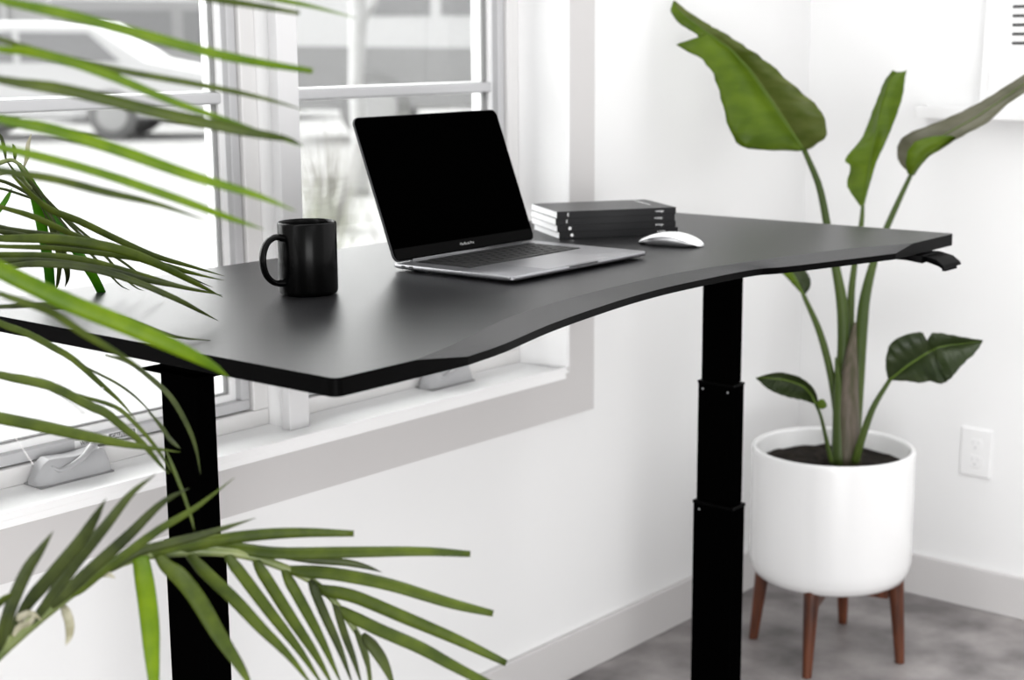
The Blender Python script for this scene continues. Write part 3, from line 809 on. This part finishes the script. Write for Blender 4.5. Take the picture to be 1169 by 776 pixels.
# upper frond, nearest to the camera
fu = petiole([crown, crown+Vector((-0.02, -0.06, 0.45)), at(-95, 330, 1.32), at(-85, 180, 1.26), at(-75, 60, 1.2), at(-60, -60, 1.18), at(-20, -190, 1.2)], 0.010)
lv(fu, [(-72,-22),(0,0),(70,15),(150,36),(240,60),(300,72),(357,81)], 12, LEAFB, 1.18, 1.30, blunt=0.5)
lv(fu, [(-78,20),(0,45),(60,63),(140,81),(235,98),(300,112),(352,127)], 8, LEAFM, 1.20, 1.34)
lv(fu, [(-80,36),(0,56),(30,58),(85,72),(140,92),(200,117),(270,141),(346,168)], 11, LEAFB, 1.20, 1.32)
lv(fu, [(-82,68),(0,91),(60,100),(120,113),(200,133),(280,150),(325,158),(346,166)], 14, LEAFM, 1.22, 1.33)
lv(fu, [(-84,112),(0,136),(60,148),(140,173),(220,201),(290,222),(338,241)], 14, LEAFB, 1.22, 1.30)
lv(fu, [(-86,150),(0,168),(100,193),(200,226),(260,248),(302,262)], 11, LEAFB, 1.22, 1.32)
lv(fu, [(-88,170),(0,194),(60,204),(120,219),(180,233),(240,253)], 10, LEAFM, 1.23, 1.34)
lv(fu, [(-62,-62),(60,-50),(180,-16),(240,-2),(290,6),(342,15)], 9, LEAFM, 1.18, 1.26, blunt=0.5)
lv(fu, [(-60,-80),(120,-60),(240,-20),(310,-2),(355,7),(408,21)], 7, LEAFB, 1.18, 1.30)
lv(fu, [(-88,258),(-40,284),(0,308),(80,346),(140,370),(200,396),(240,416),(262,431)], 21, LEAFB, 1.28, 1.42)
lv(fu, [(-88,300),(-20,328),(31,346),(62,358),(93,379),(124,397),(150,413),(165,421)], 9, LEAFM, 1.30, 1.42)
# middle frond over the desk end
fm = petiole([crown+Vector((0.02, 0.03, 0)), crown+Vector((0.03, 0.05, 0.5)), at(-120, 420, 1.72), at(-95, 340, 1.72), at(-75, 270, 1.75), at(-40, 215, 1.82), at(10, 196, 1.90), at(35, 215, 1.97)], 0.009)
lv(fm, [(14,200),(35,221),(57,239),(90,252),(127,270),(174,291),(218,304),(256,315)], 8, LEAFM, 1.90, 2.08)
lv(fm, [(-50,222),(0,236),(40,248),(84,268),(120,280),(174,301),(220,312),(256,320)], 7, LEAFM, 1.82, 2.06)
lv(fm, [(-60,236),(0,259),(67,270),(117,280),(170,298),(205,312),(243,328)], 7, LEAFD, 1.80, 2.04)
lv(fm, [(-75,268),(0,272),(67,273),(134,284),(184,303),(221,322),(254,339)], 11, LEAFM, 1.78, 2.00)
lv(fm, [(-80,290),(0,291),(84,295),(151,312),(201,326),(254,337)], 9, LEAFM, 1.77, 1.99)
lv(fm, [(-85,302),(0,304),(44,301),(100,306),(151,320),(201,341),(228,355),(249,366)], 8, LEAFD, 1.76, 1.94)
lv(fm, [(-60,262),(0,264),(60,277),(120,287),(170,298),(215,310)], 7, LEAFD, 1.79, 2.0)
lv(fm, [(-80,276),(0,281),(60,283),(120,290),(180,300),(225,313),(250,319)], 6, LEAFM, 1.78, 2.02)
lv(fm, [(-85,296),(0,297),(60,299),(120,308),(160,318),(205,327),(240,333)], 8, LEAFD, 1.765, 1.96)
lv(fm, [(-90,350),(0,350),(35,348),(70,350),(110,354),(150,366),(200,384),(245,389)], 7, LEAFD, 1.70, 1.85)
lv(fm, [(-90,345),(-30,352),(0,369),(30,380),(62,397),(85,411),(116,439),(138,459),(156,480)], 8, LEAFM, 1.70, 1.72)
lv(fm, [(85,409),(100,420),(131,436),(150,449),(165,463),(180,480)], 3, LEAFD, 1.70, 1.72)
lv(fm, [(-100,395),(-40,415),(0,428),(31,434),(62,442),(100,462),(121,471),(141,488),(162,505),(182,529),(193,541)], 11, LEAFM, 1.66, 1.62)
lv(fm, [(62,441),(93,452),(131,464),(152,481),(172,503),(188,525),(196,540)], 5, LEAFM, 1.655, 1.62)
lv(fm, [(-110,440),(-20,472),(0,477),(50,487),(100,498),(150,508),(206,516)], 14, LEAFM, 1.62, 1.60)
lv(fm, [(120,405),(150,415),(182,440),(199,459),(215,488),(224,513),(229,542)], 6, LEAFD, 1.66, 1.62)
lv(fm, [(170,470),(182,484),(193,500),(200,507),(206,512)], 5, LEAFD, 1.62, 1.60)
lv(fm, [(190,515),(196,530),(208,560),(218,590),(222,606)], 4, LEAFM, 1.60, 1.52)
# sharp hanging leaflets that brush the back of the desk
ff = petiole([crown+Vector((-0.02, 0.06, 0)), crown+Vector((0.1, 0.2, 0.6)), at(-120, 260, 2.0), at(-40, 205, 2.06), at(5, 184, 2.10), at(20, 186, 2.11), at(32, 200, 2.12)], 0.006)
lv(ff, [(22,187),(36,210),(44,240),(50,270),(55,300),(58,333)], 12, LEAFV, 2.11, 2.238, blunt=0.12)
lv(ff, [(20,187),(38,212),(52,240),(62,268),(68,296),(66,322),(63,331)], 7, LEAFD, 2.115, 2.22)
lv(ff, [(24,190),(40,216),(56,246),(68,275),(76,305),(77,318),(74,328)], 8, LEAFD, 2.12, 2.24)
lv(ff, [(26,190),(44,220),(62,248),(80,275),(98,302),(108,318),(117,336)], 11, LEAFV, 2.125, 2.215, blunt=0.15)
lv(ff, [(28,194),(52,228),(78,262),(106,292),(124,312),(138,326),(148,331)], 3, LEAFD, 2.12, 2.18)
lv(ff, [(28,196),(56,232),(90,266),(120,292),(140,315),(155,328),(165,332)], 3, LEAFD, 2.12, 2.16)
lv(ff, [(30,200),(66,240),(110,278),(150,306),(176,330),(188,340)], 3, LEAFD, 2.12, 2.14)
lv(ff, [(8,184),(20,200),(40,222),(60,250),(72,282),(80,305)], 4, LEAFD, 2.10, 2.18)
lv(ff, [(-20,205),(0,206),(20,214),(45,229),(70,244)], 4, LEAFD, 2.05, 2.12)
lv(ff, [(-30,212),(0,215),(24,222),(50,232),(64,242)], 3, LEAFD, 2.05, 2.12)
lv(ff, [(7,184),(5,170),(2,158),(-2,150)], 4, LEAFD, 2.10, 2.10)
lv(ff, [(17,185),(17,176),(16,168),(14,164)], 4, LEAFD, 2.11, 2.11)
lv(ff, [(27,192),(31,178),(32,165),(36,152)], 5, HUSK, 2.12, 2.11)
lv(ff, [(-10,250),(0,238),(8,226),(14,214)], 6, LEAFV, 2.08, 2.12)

# low frond, in focus in front of the left leg
rach = [(-60,800,1.42),(-10,752,1.45),(30,716,1.49),(75,680,1.53),(115,652,1.56),(160,634,1.58),(215,629,1.60),(257,630,1.61),(291,636,1.62),(322,647,1.63),(343,656,1.635),(367,671,1.64),(390,697,1.64),(408,723,1.64),(418,745,1.64),(424,790,1.63)]
fl = petiole([crown+Vector((0.03, -0.04, 0)), crown+Vector((0.08, -0.12, 0.12))] + [at(*p) for p in rach], 0.0085)
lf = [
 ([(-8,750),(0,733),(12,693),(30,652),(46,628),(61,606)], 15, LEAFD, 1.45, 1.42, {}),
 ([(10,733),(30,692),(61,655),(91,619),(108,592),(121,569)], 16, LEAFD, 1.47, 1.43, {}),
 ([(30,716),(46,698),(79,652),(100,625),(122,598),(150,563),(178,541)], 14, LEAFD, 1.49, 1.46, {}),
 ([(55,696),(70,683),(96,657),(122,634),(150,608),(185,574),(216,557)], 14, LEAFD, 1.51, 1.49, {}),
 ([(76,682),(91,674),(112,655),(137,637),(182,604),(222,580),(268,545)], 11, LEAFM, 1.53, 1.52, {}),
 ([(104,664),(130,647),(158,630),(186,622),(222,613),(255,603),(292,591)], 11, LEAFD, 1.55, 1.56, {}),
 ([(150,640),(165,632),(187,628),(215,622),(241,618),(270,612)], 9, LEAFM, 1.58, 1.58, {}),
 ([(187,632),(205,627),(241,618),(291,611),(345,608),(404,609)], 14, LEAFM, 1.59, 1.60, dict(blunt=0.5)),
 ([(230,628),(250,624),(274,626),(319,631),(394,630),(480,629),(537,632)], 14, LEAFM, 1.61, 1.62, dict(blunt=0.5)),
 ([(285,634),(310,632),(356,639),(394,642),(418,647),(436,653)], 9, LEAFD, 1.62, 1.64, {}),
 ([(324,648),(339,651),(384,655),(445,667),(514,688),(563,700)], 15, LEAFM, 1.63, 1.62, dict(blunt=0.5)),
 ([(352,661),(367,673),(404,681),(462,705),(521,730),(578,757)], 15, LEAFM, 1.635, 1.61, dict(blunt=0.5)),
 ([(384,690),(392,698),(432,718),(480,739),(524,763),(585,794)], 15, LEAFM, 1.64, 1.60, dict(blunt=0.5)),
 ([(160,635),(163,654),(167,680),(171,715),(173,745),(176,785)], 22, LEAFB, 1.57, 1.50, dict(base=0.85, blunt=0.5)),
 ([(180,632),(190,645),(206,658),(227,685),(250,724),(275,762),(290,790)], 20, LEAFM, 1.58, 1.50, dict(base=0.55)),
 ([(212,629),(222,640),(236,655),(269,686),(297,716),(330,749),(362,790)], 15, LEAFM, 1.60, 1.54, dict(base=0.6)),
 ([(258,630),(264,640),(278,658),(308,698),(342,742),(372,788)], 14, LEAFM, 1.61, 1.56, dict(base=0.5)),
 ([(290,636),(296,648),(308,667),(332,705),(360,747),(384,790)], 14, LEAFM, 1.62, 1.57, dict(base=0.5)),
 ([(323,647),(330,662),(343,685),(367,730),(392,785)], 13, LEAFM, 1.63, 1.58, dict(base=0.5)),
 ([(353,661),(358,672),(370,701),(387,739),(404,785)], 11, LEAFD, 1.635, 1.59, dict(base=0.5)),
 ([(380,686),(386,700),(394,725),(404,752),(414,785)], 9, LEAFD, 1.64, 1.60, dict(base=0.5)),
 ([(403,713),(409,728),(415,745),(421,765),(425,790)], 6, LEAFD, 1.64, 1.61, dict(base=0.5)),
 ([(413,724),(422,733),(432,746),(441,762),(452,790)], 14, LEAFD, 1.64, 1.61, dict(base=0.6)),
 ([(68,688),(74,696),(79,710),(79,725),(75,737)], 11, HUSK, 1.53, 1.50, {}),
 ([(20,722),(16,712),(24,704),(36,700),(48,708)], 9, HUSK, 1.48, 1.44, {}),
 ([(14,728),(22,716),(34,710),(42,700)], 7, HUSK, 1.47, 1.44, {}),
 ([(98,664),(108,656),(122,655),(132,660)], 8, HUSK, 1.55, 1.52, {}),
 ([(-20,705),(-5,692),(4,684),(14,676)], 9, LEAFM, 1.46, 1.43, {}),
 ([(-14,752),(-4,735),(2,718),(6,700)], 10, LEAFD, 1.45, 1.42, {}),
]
for i, (pts, w_, m_, a, b, kw) in enumerate(lf):
    lv(fl, pts, w_, m_, a, b, twist=((-1)**i)*12, **kw)
# a few thin dry fibres
for pts, d in (([(0,385),(20,400),(45,418),(65,435),(76,444)], 1.7), ([(10,455),(18,446),(24,451),(60,446),(90,443),(118,443)], 1.68), ([(10,487),(20,503),(30,518),(38,530)], 1.7)):
    obj('dry_fibre', MB().tube(spline([at(x, y, d) for x, y in pts], 20), 0.0006, 5), TRIMG, fm, smooth=True)

# ------------------------------------------------------------------ outside
GROUND = mat('pale_concrete', (0.31, 0.31, 0.31, 1), 0.9, spec=0.1, noise=(0.8, (0.36, 0.36, 0.355, 1), 0.3, 0.7))
gn = GROUND.node_tree; br = gn.nodes.new('ShaderNodeTexBrick'); tcg = gn.nodes.new('ShaderNodeTexCoord'); mpg = gn.nodes.new('ShaderNodeMapping')
mpg.inputs['Rotation'].default_value = (0, 0, 0.35)
br.inputs['Scale'].default_value = 1.0; br.inputs['Mortar Size'].default_value = 0.008; br.inputs['Brick Width'].default_value = 1.2; br.inputs['Row Height'].default_value = 0.9
br.inputs['Mortar'].default_value = (0.14, 0.14, 0.14, 1)
pg = gn.nodes['Principled BSDF']; src = pg.inputs['Base Color'].links[0].from_socket
gn.links.new(tcg.outputs['Object'], mpg.inputs[0]); gn.links.new(mpg.outputs[0], br.inputs['Vector'])
gn.links.new(src, br.inputs['Color1']); gn.links.new(src, br.inputs['Color2']); gn.links.new(br.outputs['Color'], pg.inputs['Base Color'])
g = struct('ground', MB().box(-40, 80, WT+0.002, 110, -0.2, -0.0), GROUND)
CARW = mat('car_white', (0.48, 0.48, 0.485, 1), 0.4)
CARG = mat('car_grey', (0.26, 0.26, 0.262, 1), 0.4)
CARD = mat('car_lower_grey', (0.20, 0.20, 0.202, 1), 0.5)
CARGL = mat('car_window', (0.17, 0.17, 0.175, 1), 0.5)
TYRE = mat('tyre', (0.15, 0.15, 0.15, 1), 0.8)
HUBM = mat('wheel_hub', (0.34, 0.34, 0.34, 1), 0.4)
LAMP = mat('headlamp', (0.5, 0.5, 0.5, 1), 0.1)
def wheel(parent, x, y, r, wd=0.22):
    wv = MB().loft([[(x+rr*math.cos(a*PI/14), yy, r+rr*math.sin(a*PI/14)) for a in range(28)] for yy, rr in ((y-wd/2, r*0.86), (y-wd/2+0.03, r), (y+wd/2-0.03, r), (y+wd/2, r*0.86))])
    o = obj('wheel', wv, TYRE, parent, local=True, smooth=True); sharp(o)
    h = MB().loft([[(x+rr*math.cos(a*PI/10), yy, r+rr*math.sin(a*PI/10)) for a in range(20)] for yy, rr in ((y-wd/2-0.01, r*0.35), (y-wd/2-0.005, r*0.62), (y-wd/2+0.01, r*0.64))])
    obj('hub_cap', h, HUBM, o, local=True)
def vehicle(name, loc, rot, profile, width, wheels, body_m, label, cat, glass, lower=None):
    """profile: side outline (x, z), extruded across the width with rounded shoulders"""
    t = thing(name, loc, label, cat, rot=rot)
    hw = width/2
    rings = [[(x, y, z if k == 1 else 0.94*z+0.04) for x, z in profile] for y, k in ((-hw, 0), (-hw+0.10, 1), (hw-0.10, 1), (hw, 0))]
    obj('body', MB().loft(rings), body_m, t, local=True, bevel=0.04)
    for q_ in glass:
        obj('side_window', MB().loft([[(x, y, z*0.94+0.04) for x, z in q_] for y in (-hw-0.012, -hw+0.02)]), CARGL, t, local=True)
    if lower:
        obj('lower_panel', MB().loft([[(x, y, z) for x, z in lower] for y in (-hw-0.015, -hw+0.03)]), CARD, t, local=True, bevel=0.01)
    for x, r in wheels:
        wheel(t, x, -hw+0.07, r); wheel(t, x, hw-0.12, r)
        ar = MB().loft([[(x+rr*math.cos(a*PI/12), y, r+rr*math.sin(a*PI/12)) for a in range(13)] + [(x+(rr-0.07)*math.cos(a*PI/12), y, r+(rr-0.07)*math.sin(a*PI/12)) for a in range(12, -1, -1)] for y, rr in ((-hw-0.02, r*1.28), (-hw+0.05, r*1.28))])
        obj('wheel_arch', ar, CARD if lower else body_m, t, local=True)
    return t
rotc = math.atan2(RH.y, RH.x)
def gp(x, d):            # ground point at pixel column x and depth d
    p = at(x, 100, d); return Vector((p.x, p.y, 0))
suv = [(-2.3, 0.30), (2.15, 0.30), (2.28, 0.55), (2.25, 0.95), (1.2, 1.16), (0.45, 1.70), (-2.0, 1.74), (-2.3, 1.1)]
v = vehicle('parked_suv', gp(92, 23.5), rotc, suv, 1.85, [(0.70, 0.36), (-2.0+0.45, 0.36)], CARW, 'white parked car seen through the left window', 'car',
        [[(-1.9, 1.16), (-0.7, 1.16), (-0.7, 1.62), (-1.8, 1.62)], [(-0.6, 1.16), (0.85, 1.16), (0.40, 1.60), (-0.6, 1.62)]])
van = [(-2.6, 0.35), (2.4, 0.35), (2.55, 0.8), (2.45, 1.25), (1.6, 1.45), (0.9, 2.2), (-2.5, 2.25), (-2.6, 1.2)]
v = vehicle('parked_van', gp(222, 29), rotc+0.25, van, 1.95, [(1.5, 0.36), (-1.6, 0.36)], CARG, 'grey parked van behind the white car outside the left window', 'van',
        [[(-0.2, 1.35), (1.3, 1.40), (0.75, 2.0), (-0.2, 2.05)], [(-2.3, 1.35), (-0.4, 1.35), (-0.4, 2.05), (-2.2, 2.05)]])
obj('headlamp', MB().loft([[(2.2+0.16*math.cos(a*PI/10), y, 0.95+0.2*math.sin(a*PI/10)) for a in range(20)] for y in (-1.0, -0.93)]), LAMP, v, local=True)
tr = [(-2.35, 0.45), (4.0, 0.45), (4.15, 0.8), (4.1, 1.5), (3.3, 1.75), (2.7, 2.45), (-2.2, 2.5), (-2.4, 1.5)]
v = vehicle('parked_truck', gp(520, 22.5), rotc, tr, 2.1, [(-1.08, 0.50), (2.9, 0.50)], CARW, 'white and grey two tone truck seen through the right window', 'truck',
        [[(-1.1, 1.80), (-0.3, 1.80), (-0.3, 2.38), (-0.9, 2.38)], [(-0.15, 1.80), (0.9, 1.80), (0.9, 2.38), (-0.15, 2.38)]],
        lower=[(-2.34, 0.5), (4.0, 0.5), (4.05, 1.22), (-2.34, 1.34)])
# pale building added across the street to dim the sky mirrored in the desk
fb = thing('added_street_building', (38, 46, 0), 'long pale building added far across the street, behind the parked vehicles', 'building', rot=rotc)
BW = mat('pale_render', (0.30, 0.30, 0.30, 1), 0.9, noise=(0.3, (0.33, 0.33, 0.33, 1), 0.4, 0.6))
obj('wall', MB().box(-60, 60, 0, 8, 0, 11), BW, fb, local=True)
obj('roof_edge', MB().box(-60.5, 60.5, -0.5, 8.5, 11.01, 11.5), BW, fb, local=True)
for k in range(-9, 10):
    for zz in (1.2, 5.2):
        f = obj('window_frame', MB().box(k*6-1.5, k*6+1.5, -0.12, -0.01, zz, zz+2.2), CARW, fb, local=True)
        obj('pane', MB().box(k*6-1.3, k*6+1.3, -0.16, -0.13, zz+0.15, zz+2.05), CARG, f, local=True)
# slim pale tree with dropping trunk
tp = thing('slender_tree', gp(408, 14), 'slim pale tree trunk outside the right window', 'tree')
BARK = mat('pale_bark', (0.42, 0.42, 0.42, 1), 0.8, noise=(8, (0.36, 0.36, 0.355, 1), 0.4, 0.7))
tb = Vector(tp.location)
obj('trunk', MB().tube([tb, tb+Vector((0.01, 0, 0.5)), tb+Vector((0.0, 0.02, 1.0)), tb+Vector((0.03, 0, 1.6)), tb+Vector((0.0, 0, 2.8))], [0.10, 0.075, 0.068, 0.085, 0.06], 12), BARK, tp, smooth=True)
for k in range(6):
    a = k*1.1; st_ = tb+Vector((0, 0, 1.45+0.14*k))
    obj('branch', MB().tube([st_, st_+Vector((math.cos(a)*0.3, math.sin(a)*0.3, 0.35)), st_+Vector((math.cos(a)*0.5, math.sin(a)*0.5, 0.9))], [0.035, 0.024, 0.01], 8), BARK, tp, smooth=True)
# pale grasses along the building
GR1 = leaf_mat('pale_grass', (0.27, 0.29, 0.22, 1), (0.36, 0.36, 0.32, 1), 5, 0.3)
GR2 = leaf_mat('straw_grass', (0.22, 0.21, 0.19, 1), (0.34, 0.335, 0.32, 1), 5, 0.3)
labs = ['nearest', 'second', 'third', 'fourth', 'fifth', 'sixth', 'seventh', 'farthest']
for k, (x, d, hh, n_) in enumerate(((400, 6.2, 0.55, 150), (500, 6.8, 0.6, 150), (352, 8.0, 0.75, 150), (468, 8.8, 0.8, 160), (540, 9.6, 0.85, 150), (370, 11.3, 0.9, 140), (485, 12.8, 0.9, 140), (550, 13.5, 0.9, 140))):
    b0 = gp(x, d); m = MB()
    for _ in range(n_):
        a = random.uniform(0, 2*PI); r = random.uniform(0, 0.22); ln = hh*random.uniform(0.7, 1.1); sp2 = random.uniform(0.12, 0.45)*ln
        p0 = b0 + Vector((r*math.cos(a), r*math.sin(a), 0)); dr_ = Vector((math.cos(a), math.sin(a), 0)); sd = Vector((-dr_.y, dr_.x, 0))*0.006
        rows = []
        for i in range(5):
            u = i/4; p = p0 + dr_*sp2*u*u + Vector((0, 0, ln*(u-0.25*u*u*sp2/ln)))
            rows.append([p-sd*(1-u*0.9), p+sd*(1-u*0.9)])
        m.grid(rows)
    o = obj('grass_clump', m, (GR1, GR2)[k % 2], None)
    tag(o, '%s pale grass clump outside the right window, counted away from the house' % labs[k], 'grass', 'grass clumps outside the right window')
